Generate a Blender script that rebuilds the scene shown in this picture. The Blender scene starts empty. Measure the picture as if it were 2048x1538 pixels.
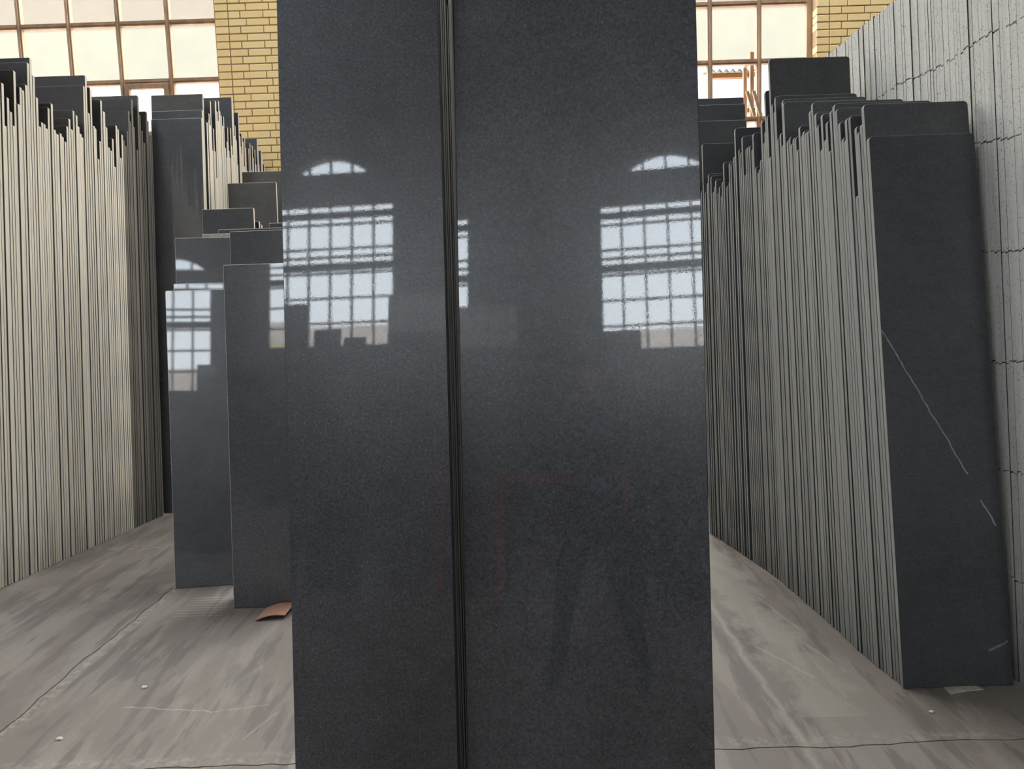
import bpy, bmesh, math, random
from mathutils import Vector, Matrix
C = bpy.context.scene.collection
rnd = random.Random(7)
rad = math.radians
# ------------------------------------------------------------------ camera
FPX, PITCH, ROLL, CAMH = 1540.0, rad(5.8), rad(1.9), 1.5
cd = bpy.data.cameras.new('camera')
cam = bpy.data.objects.new('camera', cd); C.objects.link(cam)
cd.sensor_width = 36.0; cd.lens = FPX / 2048 * 36; cd.clip_start = 0.02; cd.clip_end = 300
cam.matrix_world = Matrix.Translation((0, 0, CAMH)) @ Matrix.Rotation(rad(90) - PITCH, 4, 'X') @ Matrix.Rotation(-ROLL, 4, 'Z')
bpy.context.scene.camera = cam
# ------------------------------------------------------------------ world, exposure
sc = bpy.context.scene
sc.view_settings.view_transform = 'Standard'; sc.view_settings.look = 'None'
sc.view_settings.gamma = 1.0; sc.view_settings.use_curve_mapping = False
sc.view_settings.exposure = 4.15
w = bpy.data.worlds.new('sky'); sc.world = w; w.use_nodes = True
nt = w.node_tree; bg = nt.nodes['Background']
tc = nt.nodes.new('ShaderNodeTexCoord'); sx = nt.nodes.new('ShaderNodeSeparateXYZ')
nt.links.new(tc.outputs['Generated'], sx.inputs[0])
cr = nt.nodes.new('ShaderNodeValToRGB'); nt.links.new(sx.outputs['Z'], cr.inputs[0])
cr.color_ramp.elements[0].position = 0.0; cr.color_ramp.elements[0].color = (0.93, 0.965, 1.0, 1)
cr.color_ramp.elements[1].position = 0.7; cr.color_ramp.elements[1].color = (0.80, 0.88, 1.0, 1)
nt.links.new(cr.outputs[0], bg.inputs['Color'])
bg.inputs['Strength'].default_value = 1.0
sc.cycles.max_bounces = 8; sc.cycles.diffuse_bounces = 4; sc.cycles.glossy_bounces = 5
sc.cycles.transparent_max_bounces = 12; sc.cycles.caustics_reflective = False; sc.cycles.caustics_refractive = False
sc.cycles.sample_clamp_indirect = 6.0
sc.cycles.use_denoising = True

def portal(loc, rot, sx_, sy_):
    l = bpy.data.lights.new('window_portal', 'AREA'); l.shape = 'RECTANGLE'; l.size = sx_; l.size_y = sy_
    l.cycles.is_portal = True
    o = bpy.data.objects.new('window_portal', l); C.objects.link(o); o.location = loc; o.rotation_euler = rot
    return o

# ------------------------------------------------------------------ pixel -> place helpers (2048x1538 frame)
def ray(x, y):
    a = (x - 1024) / FPX; b = -(y - 769) / FPX
    c, s = math.cos(ROLL), math.sin(ROLL)
    al = a * c + b * s; bl = -a * s + b * c
    return (al, math.cos(PITCH) + bl * math.sin(PITCH), -math.sin(PITCH) + bl * math.cos(PITCH))
def at_floor(x, y, z=0.0):
    d = ray(x, y); t = (z - CAMH) / d[2]; return d[0] * t, d[1] * t
# ------------------------------------------------------------------ materials
def new_mat(name):
    m = bpy.data.materials.new(name); m.use_nodes = True
    return m, m.node_tree, m.node_tree.nodes['Principled BSDF']
def N(t, kind, **kw):
    n = t.nodes.new(kind)
    for k, v in kw.items(): setattr(n, k, v)
    return n
def ramp(t, src, stops):
    r = N(t, 'ShaderNodeValToRGB'); e = r.color_ramp.elements
    while len(e) < len(stops): e.new(0.5)
    for i, (p, c) in enumerate(stops):
        e[i].position = p; e[i].color = (c, c, c, 1) if isinstance(c, (int, float)) else (*c, 1)
    t.links.new(src, r.inputs[0]); return r.outputs[0]
def noise(t, vec, scale, detail=3, rough=0.5, sc3=None, off=None, dist=0.0):
    if sc3 or off:
        mp = N(t, 'ShaderNodeMapping'); t.links.new(vec, mp.inputs[0])
        if sc3: mp.inputs['Scale'].default_value = sc3
        if off: mp.inputs['Location'].default_value = off
        vec = mp.outputs[0]
    n = N(t, 'ShaderNodeTexNoise'); t.links.new(vec, n.inputs['Vector'])
    n.inputs['Scale'].default_value = scale; n.inputs['Detail'].default_value = detail
    n.inputs['Roughness'].default_value = rough; n.inputs['Distortion'].default_value = dist
    return n.outputs['Fac']
def mix(t, fac, a, b, kind='MIX'):
    m = N(t, 'ShaderNodeMix', data_type='RGBA', blend_type=kind)
    for inp, v in ((m.inputs[0], fac), (m.inputs[6], a), (m.inputs[7], b)):
        if isinstance(v, (int, float)): inp.default_value = v
        elif isinstance(v, tuple): inp.default_value = (*v, 1)
        else: t.links.new(v, inp)
    return m.outputs[2]
def mth(t, op, a, b=None, c=None, clamp=False):
    m = N(t, 'ShaderNodeMath', operation=op); m.use_clamp = clamp
    for i, v in enumerate((a, b, c)):
        if v is None: continue
        if isinstance(v, (int, float)): m.inputs[i].default_value = v
        else: t.links.new(v, m.inputs[i])
    return m.outputs[0]
def bump(t, bs, h, strength, dist):
    b = N(t, 'ShaderNodeBump'); b.inputs['Strength'].default_value = strength; b.inputs['Distance'].default_value = dist
    t.links.new(h, b.inputs['Height']); t.links.new(b.outputs[0], bs.inputs['Normal']); return b
def coords(t, kind='Object', rand=True):
    c = N(t, 'ShaderNodeTexCoord').outputs[kind]
    if not rand: return c
    oi = N(t, 'ShaderNodeObjectInfo'); v = N(t, 'ShaderNodeVectorMath', operation='MULTIPLY_ADD')
    cb = N(t, 'ShaderNodeCombineXYZ'); 
    for i in range(3): t.links.new(oi.outputs['Random'], cb.inputs[i])
    t.links.new(cb.outputs[0], v.inputs[0]); v.inputs[1].default_value = (17, 31, 43); t.links.new(c, v.inputs[2])
    return v.outputs[0]
def seg_mask(t, px, pz, p0, p1, width, nz=None):
    dx, dz = p1[0] - p0[0], p1[1] - p0[1]; L = math.hypot(dx, dz); dx /= L; dz /= L
    ax = mth(t, 'SUBTRACT', px, p0[0]); az = mth(t, 'SUBTRACT', pz, p0[1])
    al = mth(t, 'ADD', mth(t, 'MULTIPLY', ax, dx), mth(t, 'MULTIPLY', az, dz))
    ac = mth(t, 'SUBTRACT', mth(t, 'MULTIPLY', ax, dz), mth(t, 'MULTIPLY', az, dx))
    if nz is not None: ac = mth(t, 'ADD', ac, mth(t, 'MULTIPLY', mth(t, 'SUBTRACT', nz, 0.5), width * 6))
    m = mth(t, 'SUBTRACT', 1.0, mth(t, 'DIVIDE', mth(t, 'ABSOLUTE', ac), width), clamp=True)
    inside = mth(t, 'MULTIPLY', mth(t, 'GREATER_THAN', al, 0.0), mth(t, 'LESS_THAN', al, L))
    return mth(t, 'MULTIPLY', m, inside)

def stone_face(name, polished=True, col=(0.041, 0.042, 0.046), var=0.35, veins=(), rough=None):
    m, t, bs = new_mat(name)
    v = coords(t)
    n1 = noise(t, v, 2.2, 4, 0.6); n2 = noise(t, v, 160, 2, 0.6); n3 = noise(t, v, 14, 3, 0.6, sc3=(1, 1, 2.2))
    lo = tuple(c * (1 - var) for c in col); hi = tuple(c * (1 + var) for c in col)
    c = mix(t, ramp(t, n1, [(0.3, 0.0), (0.7, 1.0)]), lo, hi)
    c = mix(t, ramp(t, n3, [(0.35, 0.0), (0.75, 0.35)]), c, tuple(x * 1.7 for x in col))
    c = mix(t, ramp(t, n2, [(0.3, 0.0), (0.7, 1.0)]), mix(t, 1.0, c, ((0.50,) * 3 if polished else (0.72,) * 3), 'MULTIPLY'), mix(t, 1.0, c, ((1.5, 1.5, 1.53) if polished else (1.25,) * 3), 'MULTIPLY'))
    vo = N(t, 'ShaderNodeTexVoronoi'); vo.inputs['Scale'].default_value = 135; t.links.new(v, vo.inputs['Vector'])
    sp = ramp(t, vo.outputs['Distance'], [(0.0, 1.0), (0.13, 0.9), (0.19, 0.0)])
    sr = N(t, 'ShaderNodeSeparateColor'); t.links.new(vo.outputs['Color'], sr.inputs[0])
    sp = mth(t, 'MULTIPLY', sp, mth(t, 'GREATER_THAN', sr.outputs[0], 0.5 if polished else 0.9))
    c = mix(t, mth(t, 'MULTIPLY', sp, 0.42), c, (0.32, 0.34, 0.38))
    if veins:
        lc = N(t, 'ShaderNodeTexCoord').outputs['Object']; sp3 = N(t, 'ShaderNodeSeparateXYZ'); t.links.new(lc, sp3.inputs[0])
        nz = noise(t, lc, 9, 4, 0.6); br = noise(t, lc, 60, 2, 0.6)
        for p0, p1, wd, st in veins:
            k = seg_mask(t, sp3.outputs[0], sp3.outputs[2], p0, p1, wd, nz)
            c = mix(t, mth(t, 'MULTIPLY', mth(t, 'MULTIPLY', k, st), ramp(t, br, [(0.3, 0.45), (0.6, 1.0)])), c, (0.42, 0.42, 0.42))
    t.links.new(c, bs.inputs['Base Color'])
    if polished:
        bs.inputs['Roughness'].default_value = 0.30 if rough is None else rough
        bs.inputs['Specular IOR Level'].default_value = 0.5
        bs.inputs['Coat Weight'].default_value = 1.0; bs.inputs['Coat Roughness'].default_value = 0.004
        bs.inputs['Coat IOR'].default_value = 1.5
        b = N(t, 'ShaderNodeBump'); b.inputs['Strength'].default_value = 0.035; b.inputs['Distance'].default_value = 0.00025
        t.links.new(noise(t, v, 230, 2, 0.6), b.inputs['Height']); t.links.new(b.outputs[0], bs.inputs['Coat Normal'])
    else:
        bs.inputs['Roughness'].default_value = 0.5 if rough is None else rough
        bs.inputs['Specular IOR Level'].default_value = 0.4
    return m
def sawn_edge(name, col, var=0.14, pits=0.0):
    m, t, bs = new_mat(name)
    oi = N(t, 'ShaderNodeObjectInfo'); v = coords(t)
    f = ramp(t, oi.outputs['Random'], [(0.0, 1 - var), (0.5, 1.0), (1.0, 1 + var)])
    n1 = noise(t, v, 5, 4, 0.65, sc3=(1, 6, 0.6)); n2 = noise(t, v, 60, 3, 0.6, sc3=(1, 3, 0.25))
    c = mix(t, ramp(t, n1, [(0.3, 0.0), (0.72, 1.0)]), tuple(x * 0.89 for x in col), tuple(x * 1.08 for x in col))
    c = mix(t, ramp(t, n2, [(0.3, 0.0), (0.7, 1.0)]), mix(t, 1.0, c, (0.93, 0.93, 0.92), 'MULTIPLY'), c)
    c = mix(t, 1.0, c, f, 'MULTIPLY')
    # darker towards the bottom, the upper limit broken into drip shapes
    sp = N(t, 'ShaderNodeSeparateXYZ'); t.links.new(N(t, 'ShaderNodeTexCoord').outputs['Object'], sp.inputs[0])
    z = sp.outputs['Z']; dr = noise(t, v, 4, 4, 0.7, sc3=(1, 8, 0.35))
    g = mth(t, 'SUBTRACT', mth(t, 'ADD', mth(t, 'MULTIPLY', dr, 1.7), -0.40), mth(t, 'MULTIPLY', z, 1.1), clamp=True)
    c = mix(t, mth(t, 'MULTIPLY', g, 0.8), c, (0.05, 0.052, 0.045))
    h = n2
    if pits:
        p = noise(t, v, 95, 3, 0.7); pm = ramp(t, p, [(0.34, 1.0), (0.41, 0.0)])
        c = mix(t, mth(t, 'MULTIPLY', pm, pits), c, (0.07, 0.07, 0.065))
        rs = noise(t, v, 2.5, 3, 0.6); c = mix(t, ramp(t, rs, [(0.62, 0.0), (0.75, 0.3)]), c, (0.33, 0.22, 0.13))
        h = p
    t.links.new(c, bs.inputs['Base Color']); bs.inputs['Roughness'].default_value = 0.85
    bs.inputs['Specular IOR Level'].default_value = 0.25
    bump(t, bs, h, 0.5, 0.002 if pits else 0.0004)
    return m
M = {}
M['polished'] = stone_face('polished_black_stone')
M['polished_far'] = stone_face('polished_dark_stone_dusty', col=(0.036, 0.036, 0.038), rough=0.4)
M['honed'] = stone_face('honed_dark_stone', polished=False, col=(0.043, 0.045, 0.047), var=0.25)
M['honed_brown'] = stone_face('honed_brownish_stone', polished=False, col=(0.072, 0.067, 0.058), var=0.2)
M['honed_warm'] = stone_face('honed_warm_grey_stone', polished=False, col=(0.056, 0.051, 0.047), var=0.2)
M['raw_face'] = stone_face('raw_pale_stone', polished=False, col=(0.34, 0.32, 0.26), var=0.15)
M['edge_left'] = sawn_edge('sawn_edge_pale', (0.76, 0.685, 0.55), var=0.06)
M['edge_right'] = sawn_edge('sawn_edge_grey', (0.30, 0.292, 0.268), var=0.08)
M['edge_rough'] = sawn_edge('rough_block_edge', (0.56, 0.54, 0.49), var=0.04, pits=0.7)
M['edge_dark'] = sawn_edge('dark_edge_gap_shade', (0.03, 0.031, 0.033), var=0.1)  # dark stone edge, deepened to carry the shade of the central gap
M['edge_shaded'] = sawn_edge('sawn_edge_painted_shadow', (0.20, 0.178, 0.145), var=0.2)  # pale edge darkened, stands in for the shadow at the row's end
M['edge_gap_shade'] = sawn_edge('edge_painted_gap_shade', (0.05, 0.048, 0.045), var=0.5)  # shade between the big slabs, painted in as dark pack edges
M['veined'] = stone_face('honed_stone_white_vein', polished=False, col=(0.036, 0.038, 0.040), var=0.25,
                         veins=[((-0.207, 1.375), (0.092, 0.80), 0.0035, 0.75), ((0.135, 0.70), (0.185, 0.60), 0.004, 0.8),
                                ((0.125, 0.13), (0.20, 0.165), 0.006, 0.5)])

def flat(name, col, rough=0.7, var=0.12, scale=20, metal=0.0, bmp=0.3, sc3=None):
    m, t, bs = new_mat(name); v = coords(t)
    n = noise(t, v, scale, 4, 0.6, sc3=sc3)
    c = mix(t, ramp(t, n, [(0.3, 0.0), (0.7, 1.0)]), tuple(x * (1 - var) for x in col), tuple(x * (1 + var) for x in col))
    t.links.new(c, bs.inputs['Base Color']); bs.inputs['Roughness'].default_value = rough; bs.inputs['Metallic'].default_value = metal
    if bmp: bump(t, bs, n, bmp, 0.001)
    return m
M['mortar'] = flat('brown_mortar', (0.34, 0.225, 0.115), 0.9, 0.15, 60)
def brick_mat():
    m, t, bs = new_mat('yellow_brick'); v = coords(t)
    oi = N(t, 'ShaderNodeObjectInfo')
    c0 = N(t, 'ShaderNodeMix', data_type='RGBA')
    t.links.new(oi.outputs['Random'], c0.inputs[0]); c0.inputs[6].default_value = (0.92, 0.63, 0.25, 1); c0.inputs[7].default_value = (0.97, 0.72, 0.33, 1)
    n = noise(t, v, 30, 4, 0.6)
    c = mix(t, ramp(t, n, [(0.3, 0.0), (0.75, 0.5)]), c0.outputs[2], (0.93, 0.72, 0.38))
    c = mix(t, ramp(t, noise(t, v, 55, 2, 0.5), [(0.24, 0.5), (0.3, 0.0)]), c, (0.42, 0.26, 0.1))
    t.links.new(c, bs.inputs['Base Color']); bs.inputs['Roughness'].default_value = 0.75
    bump(t, bs, n, 0.3, 0.002); return m
M['brick'] = brick_mat()
M['wood'] = flat('brown_painted_frame', (0.34, 0.21, 0.12), 0.6, 0.25, 12, sc3=(1, 1, 0.3))
M['steel_dark'] = flat('dark_painted_steel', (0.05, 0.055, 0.06), 0.5, 0.2, 8)
M['rust_red'] = flat('rust_red_paint', (0.30, 0.07, 0.035), 0.6, 0.25, 8)
M['roof'] = flat('grey_roof_sheet', (0.16, 0.17, 0.19), 0.7, 0.15, 3)
M['plaster'] = flat('grey_wall_plaster', (0.30, 0.28, 0.25), 0.85, 0.15, 2)
M['card'] = flat('terracotta_card', (0.31, 0.155, 0.095), 0.7, 0.10, 30)
M['card_dark'] = flat('card_underside', (0.05, 0.035, 0.03), 0.8, 0.1, 30)
M['paper'] = flat('dusty_paper', (0.42, 0.37, 0.27), 0.9, 0.25, 40)
M['chip'] = flat('white_stone_chip', (0.55, 0.52, 0.45), 0.8, 0.15, 60)
M['cream_wall'] = flat('cream_facade', (0.120, 0.117, 0.108), 0.9, 0.06, 0.6, bmp=0)
M['cream_wall_up'] = flat('beige_facade_band', (0.074, 0.063, 0.050), 0.9, 0.06, 0.6, bmp=0)
M['tan_wall'] = flat('tan_facade', (0.92, 0.68, 0.36), 0.9, 0.12, 1.5, bmp=0)
M['pink_wall'] = flat('greyish_pink_facade', (0.78, 0.70, 0.66), 0.9, 0.10, 1.0, bmp=0)
M['orange'] = flat('orange_beam_paint', (0.22, 0.10, 0.02), 0.6, 0.08, 8, bmp=0)
M['corrugated'] = flat('corrugated_sheet', (0.15, 0.145, 0.12), 0.6, 0.35, 3, bmp=0)
M['yard'] = flat('yard_ground', (0.45, 0.42, 0.37), 0.9, 0.12, 1, bmp=0)
def glass(name, tint):
    m = bpy.data.materials.new(name); m.use_nodes = True; t = m.node_tree; t.nodes.clear()
    o = N(t, 'ShaderNodeOutputMaterial'); tr = N(t, 'ShaderNodeBsdfTransparent'); gl = N(t, 'ShaderNodeBsdfGlossy')
    tr.inputs[0].default_value = (*tint, 1); gl.inputs['Roughness'].default_value = 0.05
    mx = N(t, 'ShaderNodeMixShader'); mx.inputs[0].default_value = 0.06
    t.links.new(tr.outputs[0], mx.inputs[1]); t.links.new(gl.outputs[0], mx.inputs[2]); t.links.new(mx.outputs[0], o.inputs[0]); return m
M['glass'] = glass('window_glass', (0.95, 0.97, 0.97))
M['glass_dusty'] = glass('dusty_window_glass', (0.96, 0.94, 0.89))

def floor_mat():
    m, t, bs = new_mat('worn_concrete'); g = N(t, 'ShaderNodeNewGeometry').outputs['Position']
    sp = N(t, 'ShaderNodeSeparateXYZ'); t.links.new(g, sp.inputs[0]); X, Y = sp.outputs[0], sp.outputs[1]
    big = noise(t, g, 1.1, 5, 0.6); streak = noise(t, g, 2.3, 5, 0.62, sc3=(2.4, 0.42, 1), dist=0.3)
    streak2 = noise(t, g, 5.0, 4, 0.6, sc3=(2.6, 0.33, 1), off=(4, 9, 0)); fine = noise(t, g, 90, 3, 0.7)
    c = mix(t, ramp(t, big, [(0.35, 0.0), (0.65, 1.0)]), (0.158, 0.127, 0.100), (0.200, 0.167, 0.135))
    c = mix(t, ramp(t, streak, [(0.47, 0.0), (0.53, 0.55), (0.62, 0.75)]), c, (0.250, 0.216, 0.172))
    c = mix(t, ramp(t, streak2, [(0.30, 0.75), (0.42, 0.55), (0.46, 0.0)]), c, (0.118, 0.095, 0.081))
    patch = noise(t, g, 1.6, 3, 0.5, off=(3.1, 7.7, 0), sc3=(1.4, 0.8, 1))
    c = mix(t, ramp(t, patch, [(0.60, 0.0), (0.625, 0.4)]), c, (0.115, 0.095, 0.083))
    # pale dusty wear lane along the right-hand aisle
    wob = mth(t, 'MULTIPLY', mth(t, 'SUBTRACT', noise(t, g, 4, 5, 0.7), 0.5), 0.5)
    lane = mth(t, 'SUBTRACT', 1.0, mth(t, 'DIVIDE', mth(t, 'ABSOLUTE', mth(t, 'SUBTRACT', mth(t, 'ADD', X, wob), 1.12)), 0.13), clamp=True)
    lane = mth(t, 'MULTIPLY', mth(t, 'MULTIPLY', lane, 2.0, clamp=True), mth(t, 'GREATER_THAN', Y, 2.62))
    c = mix(t, mth(t, 'MULTIPLY', lane, 0.5), c, (0.30, 0.28, 0.22))
    w2 = mth(t, 'MULTIPLY', mth(t, 'SUBTRACT', noise(t, g, 6, 4, 0.6), 0.5), 0.06)
    s1 = mth(t, 'SUBTRACT', 1.0, mth(t, 'DIVIDE', mth(t, 'ABSOLUTE', mth(t, 'SUBTRACT', mth(t, 'ADD', X, w2), 0.945)), 0.022), clamp=True)
    c = mix(t, mth(t, 'MULTIPLY', s1, 0.6), c, (0.33, 0.31, 0.24))
    # chalky crumbs along the joints
    nj = noise(t, g, 22, 5, 0.75)
    def joint(axis, at, wd, st, lim=None):
        nonlocal c
        k = mth(t, 'SUBTRACT', 1.0, mth(t, 'DIVIDE', mth(t, 'ABSOLUTE', mth(t, 'SUBTRACT', axis, at)), wd), clamp=True)
        k = mth(t, 'MULTIPLY', k, ramp(t, nj, [(0.46, 0.0), (0.60, 1.0)]))
        if lim: k = mth(t, 'MULTIPLY', k, mth(t, 'LESS_THAN', X, lim))
        c = mix(t, mth(t, 'MULTIPLY', k, st), c, (0.38, 0.35, 0.28))
    joint(X, -1.905, 0.035, 0.8); joint(Y, 2.475, 0.05, 0.45); joint(Y, 4.95, 0.04, 0.7, -2.0)
    # thin scratch lines and drag marks
    cx, cy = X, Y
    for p0, p1, wd in (((-1.55, 2.86), (-1.18, 2.80), 0.006), ((-1.18, 2.80), (-0.98, 2.84), 0.004), ((-1.0, 2.6), (-0.93, 2.78), 0.004),
                       ((1.02, 3.2), (1.16, 2.9), 0.006), ((1.2, 3.75), (1.27, 3.35), 0.005), ((1.24, 3.2), (1.3, 2.95), 0.005)):
        c = mix(t, mth(t, 'MULTIPLY', seg_mask(t, cx, cy, p0, p1, wd, noise(t, g, 12, 3, 0.6)), 0.45), c, (0.45, 0.42, 0.35))
    wv = N(t, 'ShaderNodeTexWave', bands_direction='Y'); t.links.new(g, wv.inputs[0]); wv.inputs['Scale'].default_value = 9; wv.inputs['Distortion'].default_value = 0.6
    comb = mth(t, 'MULTIPLY', mth(t, 'MULTIPLY', mth(t, 'GREATER_THAN', X, -1.75), mth(t, 'LESS_THAN', X, -1.5)), mth(t, 'MULTIPLY', mth(t, 'GREATER_THAN', Y, 3.72), mth(t, 'LESS_THAN', Y, 4.02)))
    c = mix(t, mth(t, 'MULTIPLY', mth(t, 'MULTIPLY', comb, ramp(t, wv.outputs[1], [(0.8, 0.0), (0.95, 1.0)])), 0.4), c, (0.40, 0.37, 0.32))
    c = mix(t, ramp(t, fine, [(0.3, 0.25), (0.6, 0.0)]), c, (0.13, 0.11, 0.1))
    t.links.new(c, bs.inputs['Base Color'])
    t.links.new(ramp(t, big, [(0.3, 0.55), (0.7, 0.8)]), bs.inputs['Roughness'])
    bs.inputs['Specular IOR Level'].default_value = 0.35
    bump(t, bs, mth(t, 'ADD', fine, mth(t, 'MULTIPLY', streak, 1.5)), 0.25, 0.002)
    return m
M['floor'] = floor_mat()

# ------------------------------------------------------------------ mesh helpers
def link(name, me, parent=None, **props):
    o = bpy.data.objects.new(name, me); C.objects.link(o)
    if parent is not None: o.parent = parent
    for k, v in props.items(): o[k] = v
    return o
def boxes_mesh(name, boxes, mats, bev=0.0):
    """boxes: (x0,x1,y0,y1,z0,z1[,mat index])"""
    vs, fs, mi = [], [], []
    for b in boxes:
        x0, x1, y0, y1, z0, z1 = b[:6]; k = len(vs); q = b[6] if len(b) > 6 else 0
        vs += [(x0, y0, z0), (x1, y0, z0), (x1, y1, z0), (x0, y1, z0), (x0, y0, z1), (x1, y0, z1), (x1, y1, z1), (x0, y1, z1)]
        for f in ((0, 3, 2, 1), (4, 5, 6, 7), (0, 1, 5, 4), (1, 2, 6, 5), (2, 3, 7, 6), (3, 0, 4, 7)):
            fs.append(tuple(k + i for i in f)); mi.append(q)
    me = bpy.data.meshes.new(name); me.from_pydata(vs, [], fs)
    for m in mats: me.materials.append(m)
    me.polygons.foreach_set('material_index', mi)
    if bev:
        bm = bmesh.new(); bm.from_mesh(me); bmesh.ops.bevel(bm, geom=bm.edges[:], offset=bev, segments=1, affect='EDGES'); bm.to_mesh(me); bm.free()
    me.update(); return me
def prism_mesh(name, outline, t, mats, ch=0.0014):
    """outline in x-z (ccw seen from the front, -Y), extruded from y=0 to y=t; slot 0 faces, slot 1 rim"""
    n = len(outline); hz = max(z for x, z in outline); hx = max(x for x, z in outline)
    ins = [(x - ch * (1 if x > 0 else -1) * (abs(x) > hx - 0.012), z - (ch if z > hz - 0.012 else 0)) for x, z in outline]
    vs = [(x, 0, z) for x, z in ins] + [(x, ch, z) for x, z in outline] + [(x, t, z) for x, z in outline]
    fs = [tuple(range(n)), tuple(range(3 * n - 1, 2 * n - 1, -1))]
    for k in (0, n):
        for i in range(n):
            j = (i + 1) % n; fs.append((k + i, k + n + i, k + n + j, k + j))
    me = bpy.data.meshes.new(name); me.from_pydata(vs, [], fs)
    for m in mats: me.materials.append(m)
    me.polygons.foreach_set('material_index', [0, 0] + [1] * (2 * n)); me.update(); return me
def slab_outline(w_, h, r=0.006, notches=(), side=-1):
    o = [(-w_ / 2, 0), (w_ / 2, 0)]
    pr = [(w_ / 2, h - r), (w_ / 2 - r * 0.3, h - r * 0.3), (w_ / 2 - r, h)]
    pl = [(-w_ / 2 + r, h), (-w_ / 2 + r * 0.3, h - r * 0.3), (-w_ / 2, h - r)]
    o += pr + pl
    if notches:
        for z, d, hh in sorted(notches, reverse=True):
            if z + hh < h - r * 1.5 and z - hh > 0.01:
                o += [(-w_ / 2, z + hh), (-w_ / 2 + d, z + hh * 0.2), (-w_ / 2, z - hh)]
    return o
SLABS = []
def slab(X, Yb, w_, h, lean, yaw=0.0, t=0.02, mats=('polished', 'edge_left'), label='', group=None, r=0.006, notches=(), roll=0.0, ch=0.0014):
    me = prism_mesh('slab', slab_outline(w_, h, r, notches), t, [M[k] for k in mats], ch)
    o = link('stone_slab', me)
    o.rotation_euler = (-lean, roll, yaw); o.rotation_mode = 'XYZ'
    o.matrix_world = Matrix.Translation((X, Yb, t * math.sin(lean) + (w_ / 2) * abs(math.sin(roll)) + 0.0005)) @ Matrix.Rotation(yaw, 4, 'Z') @ Matrix.Rotation(-lean, 4, 'X') @ Matrix.Rotation(roll, 4, 'Y')
    o['label'] = label; o['category'] = 'slab'; o['kind'] = 'thing'
    if group: o['group'] = group
    SLABS.append(o); return o
def face_slab(xl, xr, ytop, Yb, lean, **kw):
    """slab whose top edge spans pixels xl..xr at row ytop, standing at depth Yb"""
    xm = (xl + xr) / 2; d = ray(xm, ytop); th = math.tan(lean)
    t = (Yb - CAMH * 0 + CAMH * th) / (d[1] - d[2] * th)   # Y = Yb + Z tan(lean)
    Z = CAMH + d[2] * t
    X = d[0] * t; px2m = t * math.sqrt(1 + 0) / FPX
    w_ = kw.pop('w', None) or (xr - xl) * px2m * math.cos(ROLL)
    al = kw.pop('align', 0)
    if al == 1: X = X + (xr - xl) / 2 * px2m - w_ / 2      # keep the right edge
    if al == -1: X = X - (xr - xl) / 2 * px2m + w_ / 2     # keep the left edge
    return slab(X, Yb, w_, Z / math.cos(lean), lean, **kw)

# ------------------------------------------------------------------ hall shell
YB, YF, XL, XR, ZE = 8.0, -12.64, -12.0, 12.0, 9.4
ZS1, ZT1 = 2.77, 8.90           # back wall windows, tops raised out of view for more light
ZS2, ZT2 = 4.02, 7.35           # front wall windows
BACK = [(-11.88, -8.84), (-5.87, -2.83), (0.12, 3.16), (6.11, 9.15)]
FRONT = [(-7.13, -4.13), (-1.18, 1.82), (4.77, 7.77)]
def wall_boxes(x0, x1, y0, y1, holes, ztop):
    """wall along x with rectangular holes (a,b,z0,z1), holes not overlapping in x"""
    out = []; x = x0
    for a, b, z0, z1 in holes:
        out.append((x, a, y0, y1, 0, ztop)); out.append((a, b, y0, y1, 0, z0)); out.append((a, b, y0, y1, z1, ztop)); x = b
    out.append((x, x1, y0, y1, 0, ztop)); return out
hb = [(a, b, ZS1, ZT1) for a, b in BACK]
wall = link('wall_back', boxes_mesh('wall_back', wall_boxes(XL, XR, YB + 0.001, YB + 0.30, hb, ZE), [M['mortar']]), kind='structure')

# bricks of the back wall: near and visible ones one by one, the rest joined
CH, BP, MJ = 0.0728, 0.229, 0.0105
single, rest = [], []
def brick_rows(a, b, z0, z1, col_left, col_right):
    nz0 = int(round(z0 / CH)); nz1 = int(math.ceil(z1 / CH))
    for k in range(nz0, nz1):
        zb = k * CH; zt = min(zb + CH - MJ, z1)
        if zt - zb < 0.02: continue
        xs = a; end = b; row = []
        if col_left: row.append((a, a + 0.122)); xs = a + 0.122 + MJ
        if col_right: end = b - 0.122 - MJ
        x = xs; first = 0.108 if k % 2 else 0.168
        L = first
        while x < end - 0.01:
            xe = min(x + L, end); row.append((x, xe)); x = xe + MJ; L = BP - MJ
        if col_right: row.append((b - 0.122, b))
        for (p, q) in row:
            if q - p < 0.02: continue
            vis = (-2.84 < p < -2.0 and 2.75 < zb < 4.85) or (3.15 < p < 4.35 and 3.75 < zb < 4.75)
            (single if vis else rest).append((p, q, zb, zt))
xs = [XL]
for a, b in BACK: xs += [a, b]
xs.append(XR)
for i in range(0, len(xs), 2):
    brick_rows(xs[i], xs[i + 1], 0, ZT1, i > 0, i < len(xs) - 2)
for a, b in BACK: brick_rows(a, b, 0, ZS1 - 0.02, False, False)
brick_rows(XL, XR, ZT1, ZE, False, False)
cache = {}
for (p, q, z0, z1) in single:
    dp = 0.115
    key = (round(q - p, 3), round(z1 - z0, 3))
    if key not in cache: cache[key] = boxes_mesh('brick', [(-key[0] / 2, key[0] / 2, 0, dp, 0, key[1])], [M['brick']], bev=0.003)
    o = link('brick', cache[key], wall); o.location = ((p + q) / 2 + rnd.uniform(-.001, .001), YB - 0.004 + rnd.uniform(-0.0015, 0.0015), z0)
link('brickwork', boxes_mesh('brickwork', [(p, q, YB - 0.004, YB + 0.115, z0, z1) for p, q, z0, z1 in rest], [M['brick']]), wall, kind='stuff')

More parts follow.
